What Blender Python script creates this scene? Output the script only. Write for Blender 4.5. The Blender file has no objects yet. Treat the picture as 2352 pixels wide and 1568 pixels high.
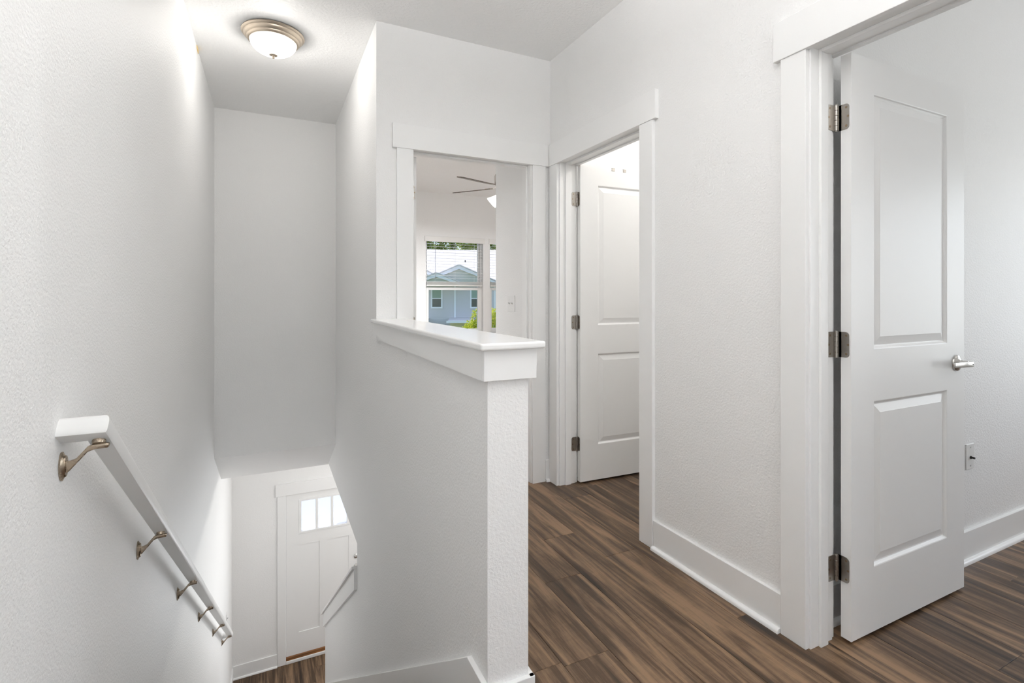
import bpy, bmesh, math, random
from mathutils import Matrix, Vector

random.seed(7)
S = bpy.context.scene
COL = S.collection
PI = math.pi
R = math.radians

# ------------------------------------------------------------------ camera
cam_d = bpy.data.cameras.new('camera')
cam = bpy.data.objects.new('camera', cam_d)
COL.objects.link(cam)
cam.location = (0, 0, 1.2044)
cam.rotation_euler = (R(90), 0, R(-25.795))
cam_d.sensor_width = 36.0
cam_d.lens = 1156.26 / 2352 * 36.0
cam_d.shift_y = -104.45 / 2352
cam_d.clip_start = 0.02
cam_d.clip_end = 400
S.camera = cam

# ------------------------------------------------------------------ sky, sun, exposure
W = bpy.data.worlds.new('world')
S.world = W
W.use_nodes = True
nt = W.node_tree
bg = nt.nodes['Background']
sky = nt.nodes.new('ShaderNodeTexSky')
sky.sky_type = 'NISHITA'
sky.sun_disc = False
sky.sun_elevation = R(70)
sky.sun_rotation = R(-38)
sky.dust_density = 1.5
nt.links.new(sky.outputs[0], bg.inputs[0])
bg.inputs[1].default_value = 0.225

sun_d = bpy.data.lights.new('sun', 'SUN')
sun_d.energy = 2.0
sun_d.angle = R(0.6)
sun_d.color = (1.0, 0.95, 0.88)
sun = bpy.data.objects.new('sun', sun_d)
COL.objects.link(sun)
sun.location = (20, 40, 60)
sun.rotation_euler = (R(-20), 0, R(38))

FILL_SMALL_ROOM = 42.0       # flush ceiling lamp bulb watts; all but the stair lamp are added
LAMP_STAIR = 13.5
FILL_STUDY = 20.0
FILL_FOYER = 78.0
FILL_BOWL = 2.5  # glow of the added uplight's bowl
FILL_UPLIGHT_WATTS = 52.0  # added source, bounced off the landing ceiling
FAN_WATTS = 118.0

S.view_settings.view_transform = 'Standard'
S.view_settings.look = 'None'
S.view_settings.gamma = 1.0
S.view_settings.use_curve_mapping = False
S.view_settings.exposure = 0.37
try:
    cy = S.cycles
    cy.use_denoising = True
    cy.use_adaptive_sampling = True
    cy.adaptive_threshold = 0.06
    cy.max_bounces = 12
    cy.diffuse_bounces = 7
    cy.glossy_bounces = 4
    cy.transmission_bounces = 8
    cy.transparent_max_bounces = 12
    cy.sample_clamp_indirect = 6.0
    cy.caustics_reflective = False
    cy.caustics_refractive = False
except Exception:
    pass


def window_light(name, loc, rot, sx, sy, power, color=(0.92, 0.96, 1.0)):
    """area light at a window; the hall and lounge ones are added fill"""
    d = bpy.data.lights.new(name, 'AREA')
    d.shape = 'RECTANGLE'
    d.size, d.size_y = sx, sy
    d.energy = power
    d.color = color
    o = bpy.data.objects.new(name, d)
    COL.objects.link(o)
    o.location = loc
    o.rotation_euler = rot
    return o


# ------------------------------------------------------------------ dimensions (metres, upper floor z = 0)
XL = -0.399            # stair side wall
XH0, XH1 = 0.542, 0.668  # half wall / stair partition
XR0, XR1 = 1.662, 1.78   # hall wall with two doors
YB0, YB1 = 2.865, 2.985  # hall end wall with a door
YF = 4.758             # far wall above the stairs
CEIL = 2.743
YREAR = -2.6
ZLOW = -3.395          # lower floor
ZLC = -0.50            # lower ceiling
YD = 6.90              # front door wall
YW = 7.24              # bedroom window wall
Y3 = 1.17              # wall behind right door
X3 = 4.75
XBED = 4.35
HEAD = 2.045
SL = 0.712             # stair slope

# study daylight, plus added fill panels for the hall and lounge
window_light('daylight_study', (X3 - 0.04, 0.03, 1.35), (0, R(90), 0), 1.35, 1.45, 19)
window_light('fill_panel_hall', (0.9, YREAR + 0.30, 1.45), (R(90 + 55), 0, 0), 1.2, 0.6, 22, (0.97, 0.98, 1.0))  # added fill panel behind the camera, tilted up at the ceiling
window_light('fill_panel_lounge', (2.4, YD - 0.06, -1.9), (R(-90), 0, 0), 1.4, 1.5, 54)  # added unseen panel to light the lower room


# ------------------------------------------------------------------ materials
def mat(name):
    m = bpy.data.materials.new(name)
    m.use_nodes = True
    n = m.node_tree
    return m, n, n.nodes['Principled BSDF']


def simple(name, col, rough=0.5, metal=0.0, spec=None):
    m, n, p = mat(name)
    p.inputs['Base Color'].default_value = (*col, 1)
    p.inputs['Roughness'].default_value = rough
    p.inputs['Metallic'].default_value = metal
    if spec is not None:
        p.inputs['Specular IOR Level'].default_value = spec
    return m


def bumped(name, col, rough, scale, strength, dist=0.004, detail=2.0, var=0.0, spec=0.5):
    m, n, p = mat(name)
    p.inputs['Roughness'].default_value = rough
    p.inputs['Specular IOR Level'].default_value = spec
    tc = n.nodes.new('ShaderNodeTexCoord')
    no = n.nodes.new('ShaderNodeTexNoise')
    no.inputs['Scale'].default_value = scale
    no.inputs['Detail'].default_value = detail
    no.inputs['Roughness'].default_value = 0.55
    n.links.new(tc.outputs['Object'], no.inputs['Vector'])
    bp = n.nodes.new('ShaderNodeBump')
    bp.inputs['Strength'].default_value = strength
    bp.inputs['Distance'].default_value = dist
    n.links.new(no.outputs['Fac'], bp.inputs['Height'])
    n.links.new(bp.outputs[0], p.inputs['Normal'])
    p.inputs['Base Color'].default_value = (*col, 1)
    if var > 0:
        n2 = n.nodes.new('ShaderNodeTexNoise')
        n2.inputs['Scale'].default_value = 1.7
        n.links.new(tc.outputs['Object'], n2.inputs['Vector'])
        mx = n.nodes.new('ShaderNodeMixRGB')
        mx.inputs[1].default_value = (*[c * (1 - var) for c in col], 1)
        mx.inputs[2].default_value = (*[min(1, c * (1 + var)) for c in col], 1)
        n.links.new(n2.outputs['Fac'], mx.inputs[0])
        n.links.new(mx.outputs[0], p.inputs['Base Color'])
    return m


def metal_brushed(name, col, rough):
    m, n, p = mat(name)
    p.inputs['Metallic'].default_value = 1.0
    tc = n.nodes.new('ShaderNodeTexCoord')
    no = n.nodes.new('ShaderNodeTexNoise')
    no.inputs['Scale'].default_value = 90
    n.links.new(tc.outputs['Object'], no.inputs['Vector'])
    rr = n.nodes.new('ShaderNodeMapRange')
    rr.inputs['To Min'].default_value = rough * 0.75
    rr.inputs['To Max'].default_value = rough * 1.25
    n.links.new(no.outputs['Fac'], rr.inputs['Value'])
    n.links.new(rr.outputs[0], p.inputs['Roughness'])
    p.inputs['Base Color'].default_value = (*col, 1)
    return m


def emissive(name, col, strength, base=(0.9, 0.88, 0.82)):
    m, n, p = mat(name)
    p.inputs['Base Color'].default_value = (*base, 1)
    p.inputs['Roughness'].default_value = 0.25
    p.inputs['Emission Color'].default_value = (*col, 1)
    p.inputs['Emission Strength'].default_value = strength
    return m


def clear_glass(name, tint=(1, 1, 1), frost=0.0):
    m = bpy.data.materials.new(name)
    m.use_nodes = True
    n = m.node_tree
    n.nodes.clear()
    out = n.nodes.new('ShaderNodeOutputMaterial')
    mix = n.nodes.new('ShaderNodeMixShader')
    fr = n.nodes.new('ShaderNodeFresnel')
    fr.inputs['IOR'].default_value = 1.35
    tr = n.nodes.new('ShaderNodeBsdfTransparent')
    tr.inputs[0].default_value = (*tint, 1)
    gl = n.nodes.new('ShaderNodeBsdfGlossy')
    gl.inputs['Roughness'].default_value = 0.03
    n.links.new(fr.outputs[0], mix.inputs[0])
    n.links.new(tr.outputs[0], mix.inputs[1])
    n.links.new(gl.outputs[0], mix.inputs[2])
    n.links.new(mix.outputs[0], out.inputs[0])
    return m


def bowl_glass(name):
    """thin lit opal glass: glows and lets part of the bulb's light through"""
    m = bpy.data.materials.new(name)
    m.use_nodes = True
    n = m.node_tree
    n.nodes.clear()
    out = n.nodes.new('ShaderNodeOutputMaterial')
    mix = n.nodes.new('ShaderNodeMixShader')
    mix.inputs[0].default_value = 0.55
    em = n.nodes.new('ShaderNodeEmission')
    em.inputs[0].default_value = (1.0, 0.975, 0.92, 1)
    em.inputs[1].default_value = 2.6
    tr = n.nodes.new('ShaderNodeBsdfTransparent')
    n.links.new(em.outputs[0], mix.inputs[1])
    n.links.new(tr.outputs[0], mix.inputs[2])
    n.links.new(mix.outputs[0], out.inputs[0])
    m.cycles.emission_sampling = 'NONE'
    return m


def frosted(name):
    m = bpy.data.materials.new(name)
    m.use_nodes = True
    n = m.node_tree
    n.nodes.clear()
    out = n.nodes.new('ShaderNodeOutputMaterial')
    mix = n.nodes.new('ShaderNodeMixShader')
    mix.inputs[0].default_value = 0.6
    tl = n.nodes.new('ShaderNodeBsdfTranslucent')
    tl.inputs[0].default_value = (1.0, 0.97, 0.93, 1)
    di = n.nodes.new('ShaderNodeBsdfTransparent')
    di.inputs[0].default_value = (0.98, 0.98, 1.0, 1)
    n.links.new(tl.outputs[0], mix.inputs[1])
    n.links.new(di.outputs[0], mix.inputs[2])
    n.links.new(mix.outputs[0], out.inputs[0])
    return m


def wood_floor(name, dark, mid, light, along=1, rough=0.36):
    """streaked plank; grain runs along local axis `along`, varied per plank by Object Info"""
    m, n, p = mat(name)
    L = n.links.new
    tc = n.nodes.new('ShaderNodeTexCoord')
    oi = n.nodes.new('ShaderNodeObjectInfo')
    mul = n.nodes.new('ShaderNodeVectorMath')
    mul.operation = 'SCALE'
    comb = n.nodes.new('ShaderNodeCombineXYZ')
    for i in range(3):
        L(oi.outputs['Random'], comb.inputs[i])
    L(comb.outputs[0], mul.inputs[0])
    mul.inputs['Scale'].default_value = 37.0
    add = n.nodes.new('ShaderNodeVectorMath')
    L(tc.outputs['Object'], add.inputs[0])
    L(mul.outputs[0], add.inputs[1])

    def stretched(sx, sy, detail, rgh, dist=0.0):
        mp = n.nodes.new('ShaderNodeMapping')
        sc = [sx, sx, sx]
        sc[along] = sy
        mp.inputs['Scale'].default_value = sc
        L(add.outputs[0], mp.inputs[0])
        no = n.nodes.new('ShaderNodeTexNoise')
        no.inputs['Scale'].default_value = 1.0
        no.inputs['Detail'].default_value = detail
        no.inputs['Roughness'].default_value = rgh
        no.inputs['Distortion'].default_value = dist
        L(mp.outputs[0], no.inputs['Vector'])
        return no
    a = stretched(20, 1.2, 4, 0.55, 0.9)
    b = stretched(90, 3.0, 4, 0.65, 0.3)
    c = stretched(520, 22, 2, 0.7)
    d = stretched(14, 75, 2, 0.6)

    def mathn(op, x, y):
        q = n.nodes.new('ShaderNodeMath')
        q.operation = op
        for i, v in enumerate((x, y)):
            if isinstance(v, (int, float)):
                q.inputs[i].default_value = v
            else:
                L(v, q.inputs[i])
        return q.outputs[0]
    v = mathn('MULTIPLY', mathn('ADD', mathn('MULTIPLY', mathn('SUBTRACT', a.outputs['Fac'], 0.5), 1.5), 0.5), 0.58)
    v = mathn('ADD', v, mathn('MULTIPLY', b.outputs['Fac'], 0.30))
    v = mathn('ADD', v, mathn('MULTIPLY', c.outputs['Fac'], 0.20))
    v = mathn('ADD', v, mathn('MULTIPLY', mathn('MULTIPLY', d.outputs['Fac'], a.outputs['Fac']), 0.10))
    v = mathn('ADD', v, mathn('MULTIPLY', mathn('SUBTRACT', oi.outputs['Random'], 0.5), 0.12))
    ramp = n.nodes.new('ShaderNodeValToRGB')
    e = ramp.color_ramp.elements
    e[0].position, e[0].color = 0.36, (*dark, 1)
    e[1].position, e[1].color = 0.72, (*light, 1)
    k = e.new(0.53)
    k.color = (*mid, 1)
    L(v, ramp.inputs[0])
    L(ramp.outputs[0], p.inputs['Base Color'])
    p.inputs['Specular IOR Level'].default_value = 0.35
    bp = n.nodes.new('ShaderNodeBump')
    bp.inputs['Strength'].default_value = 0.15
    bp.inputs['Distance'].default_value = 0.001
    L(c.outputs['Fac'], bp.inputs['Height'])
    L(bp.outputs[0], p.inputs['Normal'])
    rr = n.nodes.new('ShaderNodeMapRange')
    rr.inputs['To Min'].default_value = rough * 0.85
    rr.inputs['To Max'].default_value = rough * 1.3
    L(b.outputs['Fac'], rr.inputs['Value'])
    L(rr.outputs[0], p.inputs['Roughness'])
    return m


M = {}
M['wall'] = bumped('wall_paint', (0.855, 0.853, 0.848), 0.56, 125, 0.5, 0.004, var=0.0)
M['ceiling'] = bumped('ceiling_paint', (0.90, 0.898, 0.893), 0.6, 58, 0.6, 0.006, detail=3.0)
M['trim'] = bumped('trim_paint', (0.865, 0.865, 0.86), 0.28, 260, 0.03, 0.001)
M['gloss'] = bumped('gloss_paint', (0.865, 0.865, 0.86), 0.16, 120, 0.015, 0.001)
M['door'] = bumped('door_paint', (0.86, 0.86, 0.855), 0.42, 300, 0.04, 0.001)
M['rail'] = bumped('rail_paint', (0.80, 0.80, 0.79), 0.3, 200, 0.03, 0.001)
M['floor'] = wood_floor('vinyl_plank', (0.018, 0.011, 0.007), (0.080, 0.047, 0.026), (0.235, 0.148, 0.086))
M['tread'] = wood_floor('stair_tread_wood', (0.018, 0.011, 0.007), (0.080, 0.047, 0.026), (0.235, 0.148, 0.086), along=0)
M['oak'] = wood_floor('oak_sill', (0.14, 0.06, 0.022), (0.34, 0.15, 0.055), (0.5, 0.25, 0.1), along=0)
M['slab'] = simple('subfloor', (0.03, 0.024, 0.018), 0.9)
M['nickel'] = metal_brushed('satin_nickel', (0.40, 0.375, 0.345), 0.34)
M['bright_nickel'] = metal_brushed('bright_nickel', (0.66, 0.64, 0.61), 0.24)
M['bronze'] = metal_brushed('aged_nickel', (0.42, 0.345, 0.265), 0.27)
M['lamp_metal'] = metal_brushed('champagne_metal', (0.62, 0.53, 0.43), 0.36)
M['screw'] = metal_brushed('screw_head', (0.30, 0.24, 0.17), 0.4)
M['dark'] = simple('dark_hole', (0.015, 0.012, 0.01), 0.6)
M['plate'] = simple('plastic_plate', (0.80, 0.80, 0.79), 0.3)
M['toggle'] = simple('plastic_toggle', (0.5, 0.5, 0.49), 0.35)
M['blind'] = simple('blind_slat', (0.82, 0.81, 0.79), 0.4)
M['cord'] = simple('blind_cord', (0.35, 0.35, 0.38), 0.7)
M['vinyl'] = simple('window_vinyl', (0.84, 0.84, 0.83), 0.3)
M['glass'] = clear_glass('window_glass')
M['frost'] = frosted('frosted_glass')
M['bowl'] = bowl_glass('lamp_bowl')
M['shade_on'] = emissive('fan_shade', (1.0, 0.97, 0.92), 4.0)
M['shade_on'].cycles.emission_sampling = 'NONE'
M['fill_bowl'] = emissive('fill_bowl_glow', (1.0, 0.985, 0.96), FILL_BOWL)  # glowing bowl of the made-up landing uplight
M['fill_bowl'].cycles.emission_sampling = 'NONE'
M['blade'] = wood_floor('fan_blade', (0.05, 0.04, 0.035), (0.11, 0.09, 0.075), (0.2, 0.17, 0.14), along=0)
M['blotch'] = simple('blotch_yellow', (0.78, 0.58, 0.28), 0.6)


# ------------------------------------------------------------------ mesh helpers
ORG = {}


def add_box(bm, x0, x1, y0, y1, z0, z1):
    vs = [bm.verts.new(p) for p in ((x0, y0, z0), (x1, y0, z0), (x1, y1, z0), (x0, y1, z0),
                                    (x0, y0, z1), (x1, y0, z1), (x1, y1, z1), (x0, y1, z1))]
    for f in ((3, 2, 1, 0), (4, 5, 6, 7), (0, 1, 5, 4), (1, 2, 6, 5), (2, 3, 7, 6), (3, 0, 4, 7)):
        bm.faces.new([vs[i] for i in f])
    return vs


def add_prism(bm, pts, axis, a, b):
    """polygon pts extruded along axis ('x': pts are (y,z); 'y': (x,z); 'z': (x,y)) from a to b"""
    def P(p, t):
        return {'x': (t, p[0], p[1]), 'y': (p[0], t, p[1]), 'z': (p[0], p[1], t)}[axis]
    A = [bm.verts.new(P(p, a)) for p in pts]
    B = [bm.verts.new(P(p, b)) for p in pts]
    n = len(pts)
    bm.faces.new(A)
    bm.faces.new(B[::-1])
    for i in range(n):
        bm.faces.new((A[i], B[i], B[(i + 1) % n], A[(i + 1) % n]))


def add_lathe(bm, prof, seg=32, cx=0, cy=0, cz=0):
    """prof: (r, z) list; revolved about z"""
    rings = []
    for r, z in prof:
        if r < 1e-6:
            rings.append([bm.verts.new((cx, cy, cz + z))])
        else:
            rings.append([bm.verts.new((cx + r * math.cos(2 * PI * k / seg), cy + r * math.sin(2 * PI * k / seg), cz + z)) for k in range(seg)])
    for A, B in zip(rings[:-1], rings[1:]):
        for k in range(seg):
            k2 = (k + 1) % seg
            if len(A) == 1 and len(B) == 1:
                continue
            if len(A) == 1:
                bm.faces.new((A[0], B[k2], B[k]))
            elif len(B) == 1:
                bm.faces.new((A[k], A[k2], B[0]))
            else:
                bm.faces.new((A[k], A[k2], B[k2], B[k]))


def add_tube(bm, pts, rad, seg=10, flat=None):
    """round (or flattened) tube along a polyline; rad scalar or list"""
    pts = [Vector(p) for p in pts]
    rings = []
    n = len(pts)
    for i, p in enumerate(pts):
        t = (pts[min(i + 1, n - 1)] - pts[max(i - 1, 0)]).normalized()
        ref = Vector((0, 0, 1)) if abs(t.z) < 0.95 else Vector((0, 1, 0))
        u = t.cross(ref).normalized()
        v = u.cross(t).normalized()
        r = rad[i] if isinstance(rad, (list, tuple)) else rad
        fu, fv = (1, 1) if flat is None else flat
        rings.append([bm.verts.new(p + u * (r * fu * math.cos(2 * PI * k / seg)) + v * (r * fv * math.sin(2 * PI * k / seg))) for k in range(seg)])
    for A, B in zip(rings[:-1], rings[1:]):
        for k in range(seg):
            bm.faces.new((A[k], A[(k + 1) % seg], B[(k + 1) % seg], B[k]))
    bm.faces.new(rings[0][::-1])
    bm.faces.new(rings[-1])


def obj(name, bm, m, parent=None, bevel=0.0, smooth=False, local=False, seg=2):
    """link one mesh object. Coordinates are world ones unless local=True (then they are the parent's)"""
    if parent is not None and not local:
        o0 = ORG.get(parent.name, Vector((0, 0, 0)))
        bmesh.ops.translate(bm, verts=bm.verts, vec=-o0)
    bmesh.ops.recalc_face_normals(bm, faces=bm.faces)
    if bevel > 0:
        es = [e for e in bm.edges if len(e.link_faces) == 2 and e.calc_face_angle(0) > 0.6]
        bmesh.ops.bevel(bm, geom=es, offset=bevel, segments=seg, profile=0.5, affect='EDGES', clamp_overlap=True)
    me = bpy.data.meshes.new(name)
    bm.to_mesh(me)
    bm.free()
    if m is not None:
        me.materials.append(M[m] if isinstance(m, str) else m)
    if smooth:
        for p in me.polygons:
            p.use_smooth = True
        try:
            me.set_sharp_from_angle(angle=R(38))
        except Exception:
            pass
    o = bpy.data.objects.new(name, me)
    COL.objects.link(o)
    if parent is not None:
        o.parent = parent
        ORG[o.name] = Vector((0, 0, 0)) if local else ORG.get(parent.name, Vector((0, 0, 0)))
    else:
        ORG[o.name] = Vector((0, 0, 0))
    return o


def tag(o, label, cat=None, group=None, kind=None):
    o['label'] = label
    if cat:
        o['category'] = cat
    if group:
        o['group'] = group
    if kind:
        o['kind'] = kind
    return o


def root(name, label, cat, loc=(0, 0, 0), rotz=0.0, group=None, kind=None):
    o = bpy.data.objects.new(name, None)
    COL.objects.link(o)
    o.location = loc
    o.rotation_euler = (0, 0, rotz)
    o.empty_display_size = 0.1
    ORG[o.name] = Vector(loc)
    tag(o, label, cat, group, kind)
    return o


def boxes(*bs):
    bm = bmesh.new()
    for b in bs:
        add_box(bm, *b)
    return bm


def prism(pts, axis, a, b):
    bm = bmesh.new()
    add_prism(bm, pts, axis, a, b)
    return bm


def struct(name, bm, m, label, cat, **kw):
    return tag(obj(name, bm, m, **kw), label, cat, kind='structure')


def copy_tree(o, parent=None):
    c = o.copy()
    COL.objects.link(c)
    c.parent = parent
    for ch in list(o.children):
        copy_tree(ch, c)
    return c


# ------------------------------------------------------------------ walls, ceiling, floor slab
struct('wall_left', boxes((XL - 0.12, XL, YREAR, YD, ZLOW, CEIL)), 'wall',
       'tall white textured wall carrying the stair handrail', 'wall')

zt = lambda y: -0.655 - 0.707 * (y - 3.549)      # top of the low sloping stair wall (under its cap)
struct('wall_stair', prism([(1.276, ZLOW), (5.69, ZLOW), (5.69, zt(5.69)), (3.545, zt(3.545)), (3.545, ZLC + 0.02), (YW + 0.0, ZLC + 0.02),
                            (YW + 0.0, CEIL), (YB0, CEIL), (YB0, 1.057), (1.276, 1.057)], 'x', XH0, XH1), 'wall',
       'white partition between stairs and hall, its near part a capped half wall', 'wall')

struct('wall_far', prism([(YF, CEIL), (YF, -0.125), (5.40, ZLC), (5.40, ZLC + 0.14), (YF + 0.12, 0.0), (YF + 0.12, CEIL)], 'x', XL, XH0), 'wall',
       'white wall facing down the stairwell with a sloping soffit at its foot', 'wall')

struct('wall_back', boxes((XH1, 0.736, YB0, YB1, 0, CEIL), (0.736, 1.536, YB0, YB1, 2.063, CEIL), (1.536, XBED, YB0, YB1, 0, CEIL)), 'wall',
       'white end wall of the hall around the bedroom doorway', 'wall')

struct('wall_right', boxes((XR0, XR1, YREAR, 0.315, 0, CEIL), (XR0, XR1, 0.315, 1.119, 2.063, CEIL), (XR0, XR1, 1.119, 1.95, 0, CEIL),
                           (XR0, XR1, 1.95, 2.763, 2.063, CEIL), (XR0, XR1, 2.763, YB0, 0, CEIL)), 'wall',
       'white side wall of the hall with two doorways', 'wall')

struct('wall_study', boxes((XR1, X3, Y3, Y3 + 0.115, 0, CEIL)), 'wall',
       'white wall behind the open panel door with the socket plate', 'wall')
struct('wall_study_side', boxes((X3, X3 + 0.12, -2.2, -0.75, 0, CEIL), (X3, X3 + 0.12, 0.8, Y3, 0, CEIL), (X3, X3 + 0.12, -0.75, 0.8, 0, 0.62), (X3, X3 + 0.12, -0.75, 0.8, 2.05, CEIL)), 'wall', 'white study wall around its window', 'wall')
struct('wall_study_near', boxes((XR1, X3 + 0.12, -2.32, -2.2, 0, CEIL)),
       'wall', 'plain white near wall of the study', 'wall')
struct('wall_closet_room', boxes((3.7, 3.82, Y3 + 0.115, YB0, 0, CEIL)), 'wall', 'white end wall of the small room', 'wall')
struct('wall_rear', boxes((XL - 0.12, 0.25, YREAR - 0.12, YREAR, 0, CEIL), (1.55, XR1, YREAR - 0.12, YREAR, 0, CEIL),
                          (0.25, 1.55, YREAR - 0.12, YREAR, 0, 0.75), (0.25, 1.55, YREAR - 0.12, YREAR, 2.12, CEIL)), 'wall',
       'white wall closing the landing around its added window', 'wall')

struct('wall_closet', boxes((1.56, XBED, YB1, 3.51, 0, CEIL)), 'wall', 'white wall return with the switch plate inside the bedroom', 'wall')
struct('wall_bedroom', boxes((XBED, XBED + 0.12, YB1, YW + 0.16, -0.3, CEIL)), 'wall', 'white far side wall of the bedroom', 'wall')
WX = [(2.087, 3.003), (3.113, 4.029)]
WZ = (0.62, 2.09)
struct('wall_window', boxes((XH0, WX[0][0], YW, YW + 0.16, -0.62, CEIL), (WX[0][1], WX[1][0], YW, YW + 0.16, WZ[0], WZ[1]), (WX[1][1], XBED, YW, YW + 0.16, WZ[0], WZ[1]),
                            (WX[0][0], XBED, YW, YW + 0.16, -0.62, WZ[0]), (WX[0][0], XBED, YW, YW + 0.16, WZ[1], CEIL)), 'wall',
       'white bedroom wall around the two windows', 'wall')

# lower storey
struct('wall_front', boxes((XL - 0.12, 0.177, YD, YD + 0.16, ZLOW, ZLC + 0.1), (0.177, 1.127, YD, YD + 0.16, ZLOW + 2.13, ZLC + 0.1),
                           (1.127, 1.7, YD, YD + 0.16, ZLOW, ZLC + 0.1), (1.7, 3.1, YD, YD + 0.16, ZLOW, ZLOW + 0.7), (1.7, 3.1, YD, YD + 0.16, ZLOW + 2.3, ZLC + 0.1),
                           (3.1, 3.9, YD, YD + 0.16, ZLOW, ZLC + 0.1)), 'wall', 'white downstairs wall around the front door', 'wall')
struct('wall_lounge_side', boxes((3.9, 4.02, 1.2, YD + 0.16, ZLOW, ZLC + 0.1)), 'wall', 'white downstairs side wall', 'wall')
struct('wall_lounge_rear', boxes((XL, 4.02, 1.16, 1.276, ZLOW, -0.3)), 'wall', 'white downstairs wall below the landing', 'wall')
struct('ceiling_lower', boxes((XL, XH0, 5.40, YD, ZLC, ZLC + 0.14), (XH0, XH1, 5.40, YD, ZLC, ZLC + 0.02), (XH1, 3.9, 1.276, YD, ZLC, ZLC + 0.1)), 'ceiling',
       'white downstairs ceiling', 'ceiling')
struct('ceiling', boxes((XL - 0.12, X3 + 0.12, -2.75, YW + 0.16, CEIL, CEIL + 0.1)), 'ceiling',
       'white knockdown textured ceiling over the hall and stairs', 'ceiling')

# floors: slab plus separate planks
PW, PLN, PT = 0.178, 1.22, 0.006


def build_floor(name, label, rects, z, joints, seedv, slab_boxes):
    rnd = random.Random(seedv)
    fl = struct(name, boxes(*slab_boxes), 'slab', label, 'floor')
    full = None
    for (x0, x1, y0, y1) in rects:
        k0 = math.floor((x0 - 0.866) / PW)
        k = k0
        while 0.866 + k * PW < x1 - 1e-4:
            a, b = max(x0, 0.866 + k * PW), min(x1, 0.866 + (k + 1) * PW)
            ph = joints.get(k)
            if ph is None:
                ph = random.Random(seedv * 100 + k).uniform(0, PLN)
            j = math.floor((y0 - ph) / PLN)
            while ph + j * PLN < y1 - 1e-4:
                c, d = max(y0, ph + j * PLN), min(y1, ph + (j + 1) * PLN)
                j += 1
                if d - c < 0.012 or b - a < 0.012:
                    continue
                g = 0.0005
                isfull = abs(b - a - PW) < 1e-4 and abs(d - c - PLN) < 1e-4
                if isfull and full is not None:
                    o = bpy.data.objects.new('plank', full)
                    COL.objects.link(o)
                    o.parent = fl
                else:
                    hx, hy = (b - a) / 2 - g, (d - c) / 2 - g
                    bm = boxes((-hx, hx, -hy, hy, -PT, 0))
                    o = obj('plank', bm, 'floor', fl, bevel=0.0007, local=True, seg=1)
                    if isfull:
                        full = o.data
                o.location = ((a + b) / 2, (c + d) / 2, z)
            k += 1
    return fl


YN = 1.305      # top stair nosing
slabs = [(XL, XH0, YREAR, YN - 0.03, -0.30, -PT), (XH0, X3, YREAR, 1.27, -0.30, -PT), (XH1 - 0.05, X3, 1.27, YB1, -0.30, -PT), (XH1, XBED, YB1, YW, -0.30, -PT)]
build_floor('floor', 'dark brown wood plank floor of the upper storey',
            [(XL, XH0, YREAR, YN - 0.035), (XH0, 0.688, YREAR, 1.27), (0.688, XR1, YREAR, -2.2), (0.688, X3, -2.2, YB1 - 0.04), (XH1, 1.56, YB1 - 0.04, 3.51), (XH1, XBED, 3.51, YW)],
            0.0, {0: 1.40, 2: 2.17, 3: 1.905, 1: 0.62, 4: 1.33, -1: 0.2}, 3, slabs)
build_floor('floor_lower', 'dark brown wood plank floor by the front door',
            [(XL, XH1, 5.84, YD), (XH1, 3.9, 1.276, YD)], ZLOW, {}, 5,
            [(XL, 3.9, 1.276, YD, ZLOW - 0.15, ZLOW - PT)])

# ------------------------------------------------------------------ stairs
NR = 18
RISE = -ZLOW / NR
RUN = RISE / SL
st = root('staircase', 'steep white staircase with dark wood treads going down to the front door', 'staircase', (0.07, YN, ZLOW), kind='structure')
obj('landing_nosing', boxes((XL, XH0, YN - 0.035, YN + 0.022, -0.028, 0.0)), 'tread', st, bevel=0.006)
for i in range(1, NR):
    y0 = YN + (i - 1) * RUN
    zt_ = -i * RISE
    bm = boxes((-(XH0 - XL) / 2, (XH0 - XL) / 2, 0, RUN + 0.025, -0.026, 0))
    t = obj('tread', bm, 'tread', st, bevel=0.005, local=True)
    t.location = (0, y0 - YN, zt_ - ZLOW)
for i in range(NR):
    y0 = YN + i * RUN
    obj('riser', boxes((XL, XH0, y0 - 0.018, y0, -(i + 1) * RISE, -i * RISE - 0.026 - (0.002 if i == 0 else 0))), 'trim', st)
# skirt boards along both stair walls
sk = lambda y: 0.141 - SL * (y - 1.395)
yb_ = YN + (NR - 1) * RUN
for xa, xb in ((XH0 - 0.016, XH0), (XL, XL + 0.016)):
    yend = 5.69 if xa > 0 else yb_ + 0.16
    ytop = 1.276 if xa > 0 else 1.16
    obj('skirt_board', prism([(ytop, 0.0), (ytop, 0.141), (1.395, 0.141), (yend, max(sk(yend), ZLOW + 0.135)), (yend, ZLOW + 0.0), (yb_, ZLOW), (YN, -0.30)], 'x', xa, xb), 'trim', st, bevel=0.002)
    if xa < 0:
        obj('skirt_board', boxes((XL, XL + 0.016, yend, YD, ZLOW, ZLOW + 0.135)), 'trim', st, bevel=0.002)

# ------------------------------------------------------------------ trims: half wall caps
ledge = root('trim_1', 'white painted ledge cap and apron on top of the half wall', 'ledge', (0.6, 2.0, 1.0), kind='structure')
obj('cap', boxes((0.508, 0.706, 1.238, YB0, 1.057, 1.077)), 'gloss', ledge, bevel=0.006, seg=3)
obj('apron_board', boxes((0.524, XH0, 1.276, YB0, 0.972, 1.057)), 'trim', ledge)
obj('apron_board', boxes((0.524, 0.686, 1.258, 1.276, 0.972, 1.057)), 'trim', ledge, bevel=0.0012)
obj('apron_board', boxes((XH1, 0.686, 1.276, YB0, 0.972, 1.057)), 'trim', ledge)

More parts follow.
